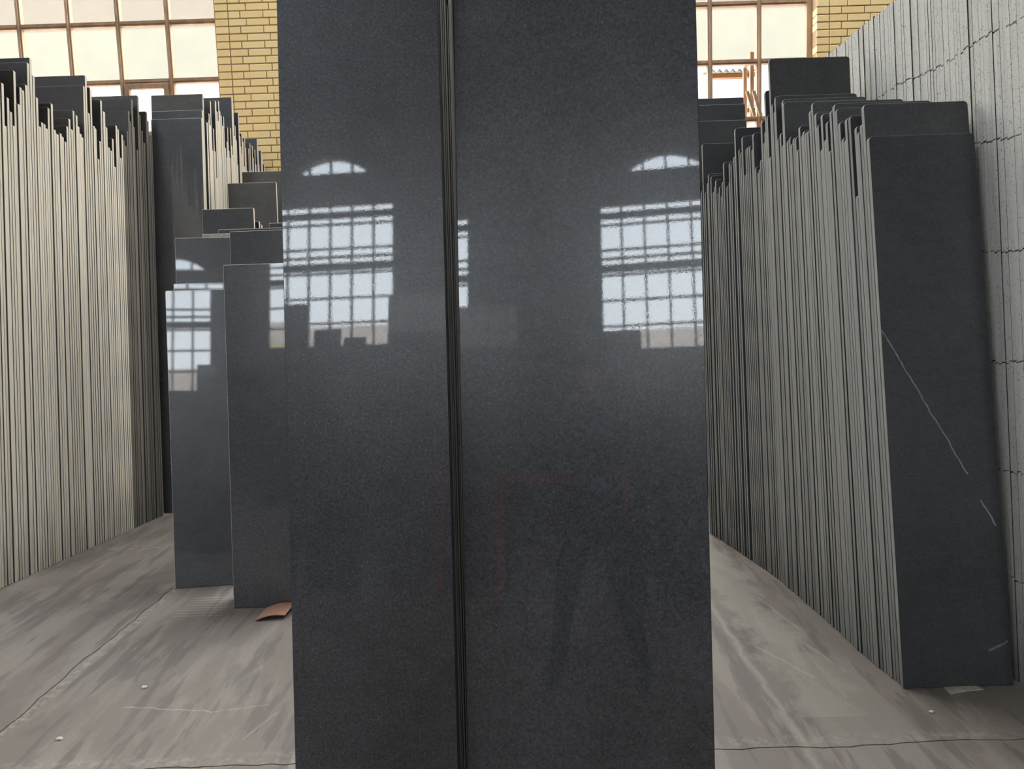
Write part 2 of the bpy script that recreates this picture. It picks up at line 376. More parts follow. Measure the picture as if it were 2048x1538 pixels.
# front wall with windows and arched lights above
def arch_pts(cx, hw, z0, z1, n=14):
    s = z1 - z0; R = (hw * hw + s * s) / (2 * s); a0 = math.asin(min(1, hw / R)); cz = z1 - R
    return [(cx + R * math.sin(-a0 + 2 * a0 * i / n), cz + R * math.cos(-a0 + 2 * a0 * i / n)) for i in range(n + 1)]
ARC_HW, ARC_Z0, ARC_Z1 = 0.90, 8.05, 8.45
hf = [(a, b, ZS2, ZT2) for a, b in FRONT]
wf = wall_boxes(XL, XR, YF - 0.3, YF, hf, 8.0)
holes = [((a + b) / 2 - ARC_HW, (a + b) / 2 + ARC_HW) for a, b in FRONT]
wf.append((XL, XR, YF - 0.3, YF, 8.0, ARC_Z0)); wf.append((XL, XR, YF - 0.3, YF, ARC_Z1, ZE))
x = XL
for a, b in holes: wf.append((x, a, YF - 0.3, YF, ARC_Z0, ARC_Z1)); x = b
wf.append((x, XR, YF - 0.3, YF, ARC_Z0, ARC_Z1))
front = link('wall_front', boxes_mesh('wall_front', wf, [M['plaster']]), kind='structure')
for a, b in holes:   # spandrels closing the arch corners
    pts = arch_pts((a + b) / 2, ARC_HW, ARC_Z0, ARC_Z1)
    for half in (pts[:8], pts[7:]):
        corner = (a, ARC_Z1) if half is not pts[7:] and half[0][0] < (a + b) / 2 - 0.01 else (b, ARC_Z1)
        vs = [(corner[0], YF, corner[1])] + [(px, YF, pz) for px, pz in half]; n = len(vs)
        vs += [(v[0], YF - 0.3, v[2]) for v in vs]
        fs = [tuple(range(n)), tuple(range(2 * n - 1, n - 1, -1))] + [(i, (i + 1) % n, n + (i + 1) % n, n + i) for i in range(n)]
        me = bpy.data.meshes.new('spandrel'); me.from_pydata(vs, [], fs); me.materials.append(M['plaster']); link('arch_spandrel', me, front)
# side walls; one unseen window added on the left for its light
SIDE = [(4.6, 7.6)]
def side_wall(name, x0, x1):
    out = []; y = YF
    for a, b in SIDE:
        out.append((x0, x1, y, a, 0, ZE)); out.append((x0, x1, a, b, 0, 3.2)); out.append((x0, x1, a, b, 6.9, ZE)); y = b
    out.append((x0, x1, y, YB + 0.3, 0, ZE)); return link(name, boxes_mesh(name, out, [M['plaster']]), kind='structure')
side_wall('wall_left', XL - 0.3, XL)
link('wall_right', boxes_mesh('wall_right', [(XR, XR + 0.3, YF, YB + 0.3, 0, ZE)], [M['plaster']]), kind='structure')
# roof; two unseen skylight strips added to bring in light
ADDED_SKYLIGHTS = [(-5.9, -4.5, -6.0, 2.0), (-1.2, 4.4, 5.3, 7.8)]
rb = []; x = XL - 0.3
for a, b, SY0, SY1 in ADDED_SKYLIGHTS:
    rb.append((x, a, YF - 0.3, YB + 0.3, ZE, ZE + 0.15)); rb.append((a, b, YF - 0.3, SY0, ZE, ZE + 0.15)); rb.append((a, b, SY1, YB + 0.3, ZE, ZE + 0.15)); x = b
rb.append((x, XR + 0.3, YF - 0.3, YB + 0.3, ZE, ZE + 0.15))
link('ceiling', boxes_mesh('ceiling', rb, [M['roof']]), kind='structure')
for a, b, SY0, SY1 in ADDED_SKYLIGHTS: portal(((a + b) / 2, (SY0 + SY1) / 2, ZE + 0.02), (0, 0, 0), b - a, SY1 - SY0)
for a, b in BACK: portal(((a + b) / 2, YB + 0.2, (ZS1 + ZT1) / 2), (rad(-90), 0, 0), b - a, ZT1 - ZS1)
for a, b in FRONT: portal(((a + b) / 2, YF - 0.15, (ZS2 + ZT2) / 2), (rad(90), 0, 0), b - a, ZT2 - ZS2)
for a, b in SIDE:
    portal((XL - 0.1, (a + b) / 2, 5.05), (0, rad(-90), 0), 3.7, b - a)

# ------------------------------------------------------------------ windows
def window(idx, a, b, z0, z1, y, zrows, xcols, gl, detail=True):
    fw = 0.055
    root = link('window_%d' % idx, boxes_mesh('window_frame', [(a, a + fw, y, y + 0.07, z0, z1), (b - fw, b, y, y + 0.07, z0, z1),
                (a + fw, b - fw, y, y + 0.07, z0, z0 + fw), (a + fw, b - fw, y, y + 0.07, z1 - fw, z1)], [M['wood']], bev=0.004), kind='structure')
    hw = 0.024
    mm = boxes_mesh('mullion', [(-hw, hw, 0, 0.06, z0 + fw, z1 - fw), (-0.008, 0.008, -0.012, 0, z0 + fw, z1 - fw)], [M['wood']], bev=0.003)
    for xc in xcols:
        o = link('mullion', mm, root); o.location = (xc, y + 0.004, 0)
    ed = [a + fw] + list(xcols) + [b - fw]; zz = [z0 + fw] + list(zrows) + [z1 - fw]
    for zr in zrows:
        for i in range(len(ed) - 1):
            p = ed[i] + (hw if i else 0); q = ed[i + 1] - (hw if i < len(ed) - 2 else 0)
            o = link('transom', boxes_mesh('transom', [(p, q, y + 0.008, y + 0.06, zr - hw, zr + hw), (p, q, y - 0.002, y + 0.008, zr - 0.008, zr + 0.008)], [M['wood']]), root)
    return root, ed, zz
def panes(root, ed, zz, y, gl, skip=()):
    for i in range(len(ed) - 1):
        for j in range(len(zz) - 1):
            if (i, j) in skip: continue
            link('pane', boxes_mesh('pane', [(ed[i] + 0.0, ed[i + 1] - 0.0, y, y + 0.004, zz[j], zz[j + 1])], [gl]), root)
ZR = [3.33 + 0.57 * i for i in range(10)]
YW = YB + 0.12
n = 1
for k, (a, b) in enumerate(BACK):
    cols = [b - 0.035 - 0.5 * i for i in (5, 4, 3, 2, 1)]
    root, ed, zz = window(n, a, b, ZS1, ZT1, YW, ZR, cols, M['glass_dusty'])
    skip = [(4, 1)] if k == 2 else ()
    panes(root, ed, zz, YW + 0.035, M['glass_dusty'], skip)
    if k == 1:    # casement set into the left window, second column from the pier
        x0, x1, z0, z1 = ed[4] + 0.03, ed[5] - 0.03, zz[1] + 0.02, zz[2] - 0.027
        link('casement', boxes_mesh('casement', [(x0, x0 + 0.045, YW - 0.02, YW + 0.03, z0, z1), (x1 - 0.045, x1, YW - 0.02, YW + 0.03, z0, z1),
             (x0 + 0.045, x1 - 0.045, YW - 0.02, YW + 0.03, z1 - 0.05, z1), (x0 + 0.045, x1 - 0.045, YW - 0.02, YW + 0.03, z0, z0 + 0.05)], [M['wood']], bev=0.004), root)
    if k == 2: WIN3 = root
    if k == 2:    # open casement seen nearly edge-on, with its stay
        s = boxes_mesh('casement', [(-0.44, -0.395, -0.02, 0.02, 0, 0.66), (-0.045, 0, -0.02, 0.02, 0, 0.66), (-0.395, -0.045, -0.02, 0.02, 0.61, 0.66), (-0.395, -0.045, -0.02, 0.02, 0, 0.05)], [M['wood']], bev=0.003)
        o = link('casement', s, root); o.location = (ed[5] - 0.045, YW + 0.09, 3.36); o.rotation_euler = (0, 0, rad(-97))
        s = boxes_mesh('stay', [(-0.015, 0.015, -0.015, 0.015, -0.13, 0.13)], [M['wood']], bev=0.002)
        for dx in (-0.10, -0.035):
            o = link('window_stay', s, root); o.location = (ed[5] + dx, YW - 0.04, 3.47); o.rotation_euler = (0, rad(-17), 0)
    n += 1
ZR2 = [ZS2 + 0.57 * i for i in (1, 2, 3, 4, 5)]
for a, b in FRONT:
    cols = [a + 0.5 * i for i in (1, 2, 3, 4, 5)]
    root, ed, zz = window(n, a, b, ZS2, ZT2, YF - 0.12, ZR2, cols, M['glass'])
    panes(root, ed, zz, YF - 0.10, M['glass'])
    n += 1
    cx = (a + b) / 2; pts = arch_pts(cx, ARC_HW, ARC_Z0, ARC_Z1)
    bars = [(cx + d - 0.025, cx + d + 0.025, YF - 0.12, YF - 0.06, ARC_Z0, ARC_Z1 - (0.0 if d == 0 else 0.10)) for d in (-0.5, 0, 0.5)]
    ar = link('window_%d' % n, boxes_mesh('arched_frame', bars, [M['wood']]), kind='structure')
    vs = [(px, YF - 0.09, pz) for px, pz in pts]; vs += [(v[0], YF - 0.094, v[2]) for v in vs]; q = len(pts)
    me = bpy.data.meshes.new('pane'); me.from_pydata(vs, [], [tuple(range(q)), tuple(range(2 * q - 1, q - 1, -1))] + [(i, (i + 1) % q, q + (i + 1) % q, q + i) for i in range(q)]); me.materials.append(M['glass'])
    link('pane', me, ar); n += 1
# added side windows, far outside the frame: joined bars and one sheet of glass each
for sx_ in (XL - 0.15,):
    for a, b in SIDE:
        bars = [(sx_, sx_ + 0.05, a + 0.5 * i - 0.025, a + 0.5 * i + 0.025, 3.2, 6.9) for i in range(7)]
        bars += [(sx_, sx_ + 0.05, a, b, 3.2 + 0.61 * i - 0.025, 3.2 + 0.61 * i + 0.025) for i in range(7)]
        r_ = link('window_%d' % n, boxes_mesh('window_bars', bars, [M['wood']]), kind='structure'); n += 1
        link('pane', boxes_mesh('pane', [(sx_ + 0.02, sx_ + 0.024, a, b, 3.2, 6.9)], [M['glass']]), r_)

# steel crane rails along the front wall (they show in the reflections)
for z, h in ((6.97, 0.12), (5.79, 0.15), (6.01, 0.03)):
    o = link('trim_1' if h > 0.14 else ('trim_2' if h > 0.1 else 'trim_3'), boxes_mesh('rail', [(XL, XR, YF + 0.15, YF + 0.3, z - h / 2, z + h / 2)], [M['steel_dark']], bev=0.004), kind='structure')

# ------------------------------------------------------------------ floor: poured concrete panels with ragged joints
base = link('floor', boxes_mesh('floor', [(XL, XR, YF, YB, -0.12, -0.035)], [M['card_dark']]), kind='structure')
gx = [XL, -8.5, -5.2, -1.93, 1.99, 5.3, 8.6, XR]; gy = [YF, -10.1, -7.6, -5.1, -2.6, -0.05, 2.44, 4.95, YB]
jr = random.Random(3)
def jline(n_, amp):
    v = 0; out = []
    for _ in range(n_):
        v = v * 0.72 + jr.uniform(-amp, amp); out.append(v)
    out[0] = out[-1] = 0; return out
ST = 0.045
vline = {}; hline = {}
for i in range(len(gx)):
    for j in range(len(gy) - 1):
        k = max(2, int((gy[j + 1] - gy[j]) / ST)); vline[i, j] = jline(k + 1, 0.008 if 0 < i < len(gx) - 1 else 0)
for j in range(len(gy)):
    for i in range(len(gx) - 1):
        k = max(2, int((gx[i + 1] - gx[i]) / ST)); hline[i, j] = jline(k + 1, 0.008 if 0 < j < len(gy) - 1 else 0)
for i in range(len(gx) - 1):
    for j in range(len(gy) - 1):
        x0, x1, y0, y1 = gx[i], gx[i + 1], gy[j], gy[j + 1]; g = 0.0028; o = []
        h0, h1, v0, v1 = hline[i, j], hline[i, j + 1], vline[i, j], vline[i + 1, j]
        o += [(x0 + (x1 - x0) * k / (len(h0) - 1), y0 + h0[k] + g) for k in range(1, len(h0) - 1)]
        o += [(x1 + v1[k] - g, y0 + (y1 - y0) * k / (len(v1) - 1)) for k in range(1, len(v1) - 1)]
        o += [(x0 + (x1 - x0) * k / (len(h1) - 1), y1 + h1[k] - g) for k in range(len(h1) - 2, 0, -1)]
        o += [(x0 + v0[k] + g, y0 + (y1 - y0) * k / (len(v0) - 1)) for k in range(len(v0) - 2, 0, -1)]
        q = len(o); vs = [(px, py, 0) for px, py in o] + [(px, py, -0.034) for px, py in o]
        fs = [tuple(range(q))] + [((k + 1) % q, k, q + k, q + (k + 1) % q) for k in range(q)]
        me = bpy.data.meshes.new('concrete_panel'); me.from_pydata(vs, [], fs); me.materials.append(M['floor']); link('concrete_panel', me, base)

# ------------------------------------------------------------------ outside
def outside(name, boxes, mat, label, cat):
    o = link(name, boxes_mesh(name, boxes, [M[mat]])); o['label'] = label; o['category'] = cat; return o
yard = link('ground', boxes_mesh('ground', [(-90, 90, -70, 70, -0.30, -0.13)], [M['yard']]), kind='structure')
fa = link('neighbour_building', boxes_mesh('facade', [(-70, 70, 60, 62, -0.13, 19.0), (-70, 70, 60.02, 62, 23.0, 27.5, 1), (-70, 70, 60.01, 62, 19.0, 23.0, 2)], [M['cream_wall'], M['cream_wall_up'], flat('pale_yellow_band', (0.086, 0.083, 0.067), 0.9, 0.05, 0.6, bmp=0)]))
fa['label'] = 'pale cream building seen blurred and overexposed through the back windows'; fa['category'] = 'building'
outside('tan_building', [(-30, 20, -34, -30, -0.13, 7.1)], 'tan_wall', 'sunlit tan building reflected low in the windows on the polished slabs', 'building')
outside('grey_building', [(-34, 24, -44, -40, -0.13, 10.2)], 'pink_wall', 'greyish building reflected above the tan one on the polished slabs', 'building')
# awning behind the open casement: orange beam with a corrugated sheet on top
aw = WIN3
def awn(x0, x1, z):
    link('awning_beam', boxes_mesh('beam', [(x0, x1, 9.0, 9.08, z, z + 0.05)], [M['orange']]), aw)
    vs, fs = [], []
    k = int((x1 - x0) / 0.018)
    for i in range(k + 1):
        xx = x0 + (x1 - x0) * i / k; zz_ = z + 0.07 + 0.018 * math.sin(i * 1.55)
        vs += [(xx, 8.98, zz_), (xx, 9.5, zz_ + 0.12), (xx, 9.5, zz_ + 0.124), (xx, 8.98, zz_ + 0.004)]
    for i in range(k):
        a_ = i * 4; fs += [(a_, a_ + 4, a_ + 5, a_ + 1), (a_ + 3, a_ + 2, a_ + 6, a_ + 7), (a_, a_ + 3, a_ + 7, a_ + 4)]
    me = bpy.data.meshes.new('sheet'); me.from_pydata(vs, [], fs); me.materials.append(M['corrugated']); link('corrugated_sheet', me, aw)
awn(2.36, 2.86, 3.99); awn(2.62, 2.90, 3.60)

# ------------------------------------------------------------------ the two big polished slabs in the middle, and their packs
def lean_slab(Xc, Yc, lean, yaw, w_, h, **kw):
    """given the centre at camera height"""
    t = CAMH * math.tan(lean); bx = Xc + math.sin(yaw) * t; by = Yc - math.cos(yaw) * t
    return slab(bx, by, w_, h, lean, yaw, **kw)
lean_slab(-0.3537, 1.8903, 0.1106, -0.0533, 0.40, 2.75, mats=('polished', 'edge_dark'), r=0.002,
          label='large polished black slab left of the central gap, windows mirrored on its left')
lean_slab(0.1715, 1.9055, 0.1208, -0.1066, 0.60, 2.80, mats=('polished', 'edge_dark'), r=0.002,
          label='widest polished black slab, right of the central gap, nearest the camera')
pk = random.Random(11)
for i in range(1, 20):
    d = 0.0212 * i
    h = 2.75 - pk.choice((0, 0, .05, .1, .25, .4)) - 0.004 * i
    slab(-0.3626 + 0.0533 * d + pk.uniform(-.003, .002), 1.7236 + d, 0.40, h, 0.1106, -0.0533, mats=('polished', 'edge_gap_shade'), r=0.002,
         label='thin slab packed behind the left big black slab, its edge showing in the gap', group='slabs packed behind the left big black slab')
for i in range(1, 3):
    d = 0.0212 * i
    slab(0.1522 + 0.1066 * d, 1.7245 + d, 0.56, 2.7 - pk.choice((0, .05, .1, .2)), 0.1208, -0.1066, mats=('polished', 'edge_left'), r=0.002,
         label='slab stacked right behind the widest black slab and hidden by it', group='slabs packed behind the widest black slab')

# ------------------------------------------------------------------ rows of slabs seen edge-on
ORD = ['', 'first', 'second', 'third', 'fourth', 'fifth', 'sixth', 'seventh', 'eighth', 'ninth', 'tenth', 'eleventh', 'twelfth', 'thirteenth', 'fourteenth', 'fifteenth', 'sixteenth', 'seventeenth', 'eighteenth', 'nineteenth', 'twentieth']
def row(pts, Xof, leanof, w_, mats, side, pitch, names, rowname, t=0.02, extra_front=0, r=0.006, rseed=1, wj=0.0, ymin=None, ymax=99, shade_from=None):
    """pts: (px, py of the top, key). side: +1 the right edges are the ones seen, -1 the left ones"""
    rg = random.Random(rseed); L = []
    for p in pts:
        px_, py_ = p[0], p[1]; key = p[2] if len(p) > 2 else None
        Xe = Xof(4.5); d = ray(px_, py_)
        Y = 4.5
        for _ in range(12):
            Xe = Xof(Y - 0.0); s = Xe / d[0]; Ytop = d[1] * s; Z = CAMH + d[2] * s
            th = leanof(Y); Y = Ytop - Z * math.tan(th)
        L.append([Y, Z, key])
    L.sort()
    if ymin: L = [a for a in L if a[0] > ymin - 0.12]; L[0][0] = max(L[0][0], ymin)
    out = [L[0]]
    for a in L[1:]:
        if a[0] - out[-1][0] < pitch * 0.45:
            # same slab read twice: keep the named or the taller
            if a[2] is not None and out[-1][2] is None: a[0] = max(a[0], out[-1][0]); out[-1] = a
            elif a[2] is None and out[-1][2] is None: out[-1][1] = max(out[-1][1], a[1])
            elif a[2] is not None: out.append(a)
        else: out.append(a)
    # spread and fill
    res = []; y = out[0][0]; pitch = 0.0203 if side > 0 else 0.0214
    for i, a in enumerate(out):
        if res:
            while a[0] - res[-1][0] > pitch * 1.85:
                lo = min(a[1], res[-1][1]); res.append([res[-1][0] + pitch * 1.02, lo - rg.uniform(0.03, 0.25), None])
            if a[0] < res[-1][0] + pitch:
                if a[2] is None and res[-1][0] + pitch - a[0] > 0.022: continue
                a[0] = res[-1][0] + pitch
        res.append(a)
    res = [a for a in res if a[0] < ymax]
    for k in range(extra_front): res.insert(0, [res[0][0] - pitch * 1.05, res[0][1] * rg.uniform(0.9, 1.05), None])
    keys = [i for i, a in enumerate(res) if a[2]]
    for i, (Y, Z, key) in enumerate(res):
        th = leanof(Y); Xe = Xof(Y) + rg.choice((rg.uniform(-0.0015, 0.0015),) * 3 + (rg.uniform(-0.005, 0.005),))
        ww = w_ + rg.uniform(-wj, wj)
        if key: lab = names[key]; grp = None
        else:
            near = min(keys, key=lambda q: (abs(q - i), q)); dn = i - near
            short = names[near_key(res[near][2])] if False else res[near][2]
            nb = [res[q][1] for q in (i - 1, i + 1) if 0 <= q < len(res)]
            rel = 'taller than both neighbours' if Z > max(nb) + 0.01 else ('lower than both neighbours' if Z < min(nb) - 0.01 else 'stepped between its neighbours')
            k = min(abs(dn), 20)
            lab = '%s slab %s %s in the %s' % (ORD[k], 'behind' if dn > 0 else 'in front of', short, rowname)
            if len(lab.split()) <= 12: lab += ', ' + rel
            grp = 'slabs of the ' + rowname
        gap = (res[i + 1][0] - Y) if i + 1 < len(res) else 0.021
        t = min(max(gap * math.cos(th) * (1.0 if side > 0 else 1 - 0.039 * Z) - rg.choice((0.00012, 0.00012, 0.0002, 0.0002, 0.0004, 0.0018)), 0.0172 if side > 0 else 0.0160), 0.027 if side > 0 else 0.0215)
        mm = mats(key, rg) if callable(mats) else mats
        if shade_from and Y > shade_from: mm = (mm[0], 'edge_shaded')  # shadow on the far end, put into the edge colour
        o = slab(Xe - side * ww / 2, Y, ww, Z / math.cos(th), th, 0.0, t=t, mats=mm, label=lab, group=grp, r=r, ch=0.0005 if side > 0 else 0.0008)
    return res
def C2(ox, oy, s, pts): return [(ox + p[0] / s, oy + p[1] / s, *p[2:]) for p in pts]

# left row (right edges show)
left = C2(0, 90, 6.40625, [(8, 485), (55, 1030), (75, 668), (105, 845), (142, 1025), (152, 318, 'the lone tall sliver'), (195, 745), (220, 525), (268, 568), (298, 500), (312, 212),
    (326, 145, 'the slab topping the row'), (375, 550), (388, 375), (415, 595), (432, 660), (460, 900), (482, 1035), (500, 980), (520, 800), (550, 1005), (578, 1060),
    (590, 795), (620, 738), (650, 935), (683, 1080), (700, 1130), (720, 1235), (765, 1130), (785, 1170), (808, 1230), (838, 1035), (868, 940),
    (910, 1080), (922, 835), (960, 897), (980, 1035), (1015, 1130)])
left += C2(150, 130, 5.69375, [(85, 820), (101, 115, 'the broad dark slab'), (88, 235), (135, 540), (142, 390), (166, 258, 'the narrow dark slab'), (178, 370), (195, 690), (215, 715),
    (245, 1065), (258, 860), (262, 390), (285, 645), (308, 525), (320, 630), (350, 705), (378, 935), (395, 970), (415, 835), (440, 1155), (442, 680),
    (470, 722), (497, 743), (495, 1050), (523, 790), (543, 850), (560, 915), (580, 745), (598, 520), (625, 385), (612, 630), (640, 650), (672, 700),
    (705, 350, 'the brown-grey slab'), (722, 560), (750, 745), (770, 880), (803, 533, 'the last tall slab'), (815, 630), (830, 800), (850, 800)])
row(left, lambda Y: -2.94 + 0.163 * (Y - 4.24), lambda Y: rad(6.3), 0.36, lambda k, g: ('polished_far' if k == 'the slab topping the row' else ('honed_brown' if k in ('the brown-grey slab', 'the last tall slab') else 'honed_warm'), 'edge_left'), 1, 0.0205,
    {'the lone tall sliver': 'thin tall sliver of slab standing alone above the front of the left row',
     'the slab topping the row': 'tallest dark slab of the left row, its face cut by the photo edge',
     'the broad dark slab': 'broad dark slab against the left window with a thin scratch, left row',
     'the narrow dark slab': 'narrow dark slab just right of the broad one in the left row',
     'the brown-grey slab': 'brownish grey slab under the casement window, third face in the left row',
     'the last tall slab': 'small brownish slab top at the far end of the left row'}, 'left row', extra_front=7, rseed=5, ymax=5.79, shade_from=5.40)

# right row (left edges show)
RB = [(2.5, 1.43), (2.84, 1.455), (3.09, 1.43), (3.45, 1.42), (3.98, 1.39), (4.31, 1.34), (4.86, 1.24), (5.6, 1.1)]
def rx(Y):
    for (a, xa), (b, xb) in zip(RB, RB[1:]):
        if Y <= b or b == 5.6: return xa + (xb - xa) * (min(max(Y, 2.5), 5.6) - a) / (b - a)
right = C2(1385, 180, 5.914, [(90, 1060), (108, 1185), (117, 640, 'the first black face'), (135, 1230), (150, 1205), (178, 1090), (190, 993), (215, 1020), (248, 1195), (263, 1135), (278, 1060),
    (320, 1140), (343, 1245), (355, 1080), (368, 855), (382, 1165), (410, 1130), (428, 1075), (447, 850), (460, 870), (485, 790), (500, 980),
    (512, 455, 'the step-topped slab'), (527, 665), (562, 690), (575, 730), (592, 550), (636, 990), (643, 680), (658, 665), (675, 660), (703, 688), (732, 505), (745, 1020),
    (757, 905), (778, 965), (797, 930), (812, 820), (830, 360), (848, 610), (868, 8, 'the thin black spike'), (878, 470), (890, 300), (908, -365, 'the tallest slab')])
right += C2(1540, 180, 5.914, [(10, 90), (38, 150), (55, 235), (65, 75), (95, 570), (105, 675), (128, 505), (150, 118, 'the wide-topped slab'), (165, 150), (198, 770), (222, 590), (245, 548), (262, 630),
    (282, 560), (308, 560), (332, 700), (355, 430), (380, 520), (408, 480), (425, 495), (455, 480), (475, 240), (495, 150, 'the middle stepped slab'), (537, 275), (550, 430), (572, 410),
    (605, 290), (640, 770), (660, 575), (682, 370), (720, 240), (762, 168, 'the long-topped slab'), (800, 220), (830, 360), (850, 370), (880, 560), (910, 575), (938, 325), (935, 810),
    (970, 300), (1025, 430), (1045, 1240), (1065, 485), (1080, 400), (1103, 180, 'the second slab'), (1148, 920), (1167, 562, 'the veined slab')])
rl = lambda Y: rad(9.3) - (rad(9.3) - rad(5.0)) * min(max((Y - 2.84) / 2.0, 0), 1)
row(right, rx, rl, 0.42, lambda k, g: ('veined' if k == 'the veined slab' else 'honed', 'edge_right'), -1, 0.0205,
    {'the first black face': 'black slab at the far end of the right row, beside the big polished slab',
     'the step-topped slab': 'black slab with a rounded corner below the window sill, right row',
     'the thin black spike': 'narrow dark slab just left of the tallest one in the right row',
     'the tallest slab': 'tallest black slab of the right row, standing before the window frame',
     'the wide-topped slab': 'dark slab with a rounded top corner just in front of the tallest, right row',
     'the middle stepped slab': 'dark slab whose top runs behind the two front ones, right row',
     'the long-topped slab': 'dark slab whose long top edge shows just behind the second one, right row',
     'the second slab': 'dark slab second from the front of the right row, rising above the veined one',
     'the veined slab': 'front black slab of the right row with a white diagonal vein'}, 'right row', r=0.014, rseed=9)
# black slabs behind the far end of the right row
face_slab(1375, 1487, 197, 6.10, rad(6), mats=('honed', 'edge_right'), label='topmost black slab leaning behind the far end of the right row')
face_slab(1378, 1490, 210, 5.95, rad(6), mats=('honed', 'edge_right'), label='middle black slab leaning behind the far end of the right row')
face_slab(1380, 1493, 242, 5.80, rad(6), mats=('honed', 'edge_right'), label='lowest of three black slabs leaning behind the far end of the right row')

# second left row (its front faces the aisle end, right edges recede to the brick pier)
face_slab(302, 405, 190, 5.975, rad(6), mats=('honed_brown', 'edge_left'), label='grey slab standing highest at the head of the second left row')
face_slab(303, 404, 222, 5.90, rad(6), mats=('polished_far', 'edge_left'), label='dark slab showing a narrow band behind the front of the second left row')
face_slab(302, 403, 238, 5.82, rad(6), mats=('polished_far', 'edge_left'), label='black front slab of the second left row reaching down to the floor')
r2 = C2(400, 170, 4.9625, [(38, 350), (52, 425), (65, 440), (78, 350), (85, 280), (98, 155, 'the first sliver'), (130, 430), (148, 155), (165, 260), (180, 155), (188, 250), (207, 300),
    (230, 310), (270, 420), (265, 560), (298, 425), (312, 125, 'the tall dark slab'), (325, 235), (345, 400), (376, 275, 'the second dark slab'), (390, 500), (412, 485), (425, 560), (440, 530), (450, 620),
    (480, 630), (495, 575), (515, 600), (540, 640), (565, 535, 'the grey slab'), (575, 650), (603, 655, 'the low dark slab'), (615, 700), (635, 790)])
row(r2, lambda Y: -2.36 - 0.03 * (Y - 5.9), lambda Y: rad(6.0), 0.40, lambda k, g: ('honed', 'edge_left'), 1, 0.0205,
    {'the first sliver': 'pale thin sliver of slab rising just right of the second left row head',
     'the tall dark slab': 'tall dark slab before the brick pier in the second left row',
     'the second dark slab': 'narrow dark slab beside the brick pier, second left row',
     'the grey slab': 'grey slab halfway down the brick pier, second left row',
     'the low dark slab': 'low dark slab near the end of the second left row'}, 'second left row', rseed=13, ymin=6.0)

# ------------------------------------------------------------------ pack left of the middle: broad faces one before the other
def fs(xl, xr, yt, Y, lean, yaw, mats, label, w=None, al=0): return face_slab(xl, xr, yt, Y, lean, yaw=yaw, mats=mats, label=label, w=w, align=al)
pe = ('polished', 'edge_left')
fs(484, 590, 343, 6.6, rad(5), 0, ('honed_brown', 'edge_left'), 'long grey slab top crossing low in front of the brick pier', 0.60, -1)
fs(455, 552, 366, 6.2, rad(4.5), 0, ('honed_brown', 'edge_left'), 'brown-grey slab with a bright right edge in front of the second left row')
fs(404, 507, 418, 5.75 - 0.35, rad(5), 0, ('honed', 'edge_left'), 'olive-grey slab with a bright right edge, just right of the black front slab')
fs(505, 518, 443, 5.5, rad(5), 0, ('honed_brown', 'edge_left'), 'small pale-rimmed slab corner beside the olive-grey slab', 0.25, 1)
fs(518, 523, 450, 5.6, rad(5), 0, ('honed_brown', 'edge_left'), 'smallest pale-rimmed slab corner, second beside the olive-grey slab', 0.25, 1)
fs(538, 600, 446, 5.2, rad(5), 0, ('honed', 'edge_left'), 'dark slab corner against the big slab, below the bright-edged ones', 0.40, -1)
fs(436, 560, 458, 5.0, rad(5), 0, ('honed', 'edge_left'), 'thin dark slab top directly behind the scratched slab', 0.50, -1)
fs(404, 478, 468, 4.85, rad(6), 0, ('raw_face', 'edge_left'), 'raw pale slab showing as a light bar above the arch reflection')
fs(454, 572, 462, 3.97, rad(5.9), -0.05, pe, 'dark polished slab with star-shaped scratches, behind the left front pair', 0.40, -1)
fs(363, 480, 476, 4.50, 0.1481, 0.1106, pe, 'polished slab mirroring the tip of an arched window', 0.40, -1)
fs(359, 476, 567, 4.33, 0.1400, 0.11, pe, 'polished slab showing a narrow bright strip below the arch reflection', 0.40, -1)
fs(343, 464, 581, 4.17, 0.1348, 0.1166, pe, 'leftmost polished black slab standing on the floor, a window mirrored on it', 0.40, -1)
fs(445, 568, 529, 3.83, 0.1030, -0.0147, pe, 'polished black slab standing over the terracotta card', 0.40, -1)

# ------------------------------------------------------------------ tall stack of raw-edged slabs on the far right
def crack_set(g, Y):
    out = []
    for zc in (2.50, 2.09, 1.665, 1.235, 0.80, 0.38):
        if g.random() < 0.93: out.append((zc + 0.012 * math.sin(Y * 9 + zc * 3) + g.uniform(-0.006, 0.006), g.uniform(0.006, 0.014), g.uniform(0.0018, 0.0045)))
    return out
g = random.Random(21); Y = 2.60; i = 0
while Y < 4.90:
    wv = 0.62; th = rad(6.5)
    top = 2.90 + 0.0 * Y
    slab(1.905 + 0.006 * math.sin(Y * 3.1) + g.choice((g.uniform(-0.001, 0.001), g.uniform(-0.001, 0.001), g.uniform(-0.004, 0.004))) + 0.31, Y, 0.62, top / math.cos(th) + g.uniform(-0.004, 0.004), th, 0.0, t=0.0196, mats=('honed', 'edge_rough'),
         label='raw-edged slab in the tall pale cracked stack on the far right', group='raw-edged slabs of the tall cracked stack', r=0.004, notches=crack_set(g, Y), ch=0.0002)
    Y += g.choice((0.0199, 0.0199, 0.0200, 0.0205, 0.0225)); i += 1

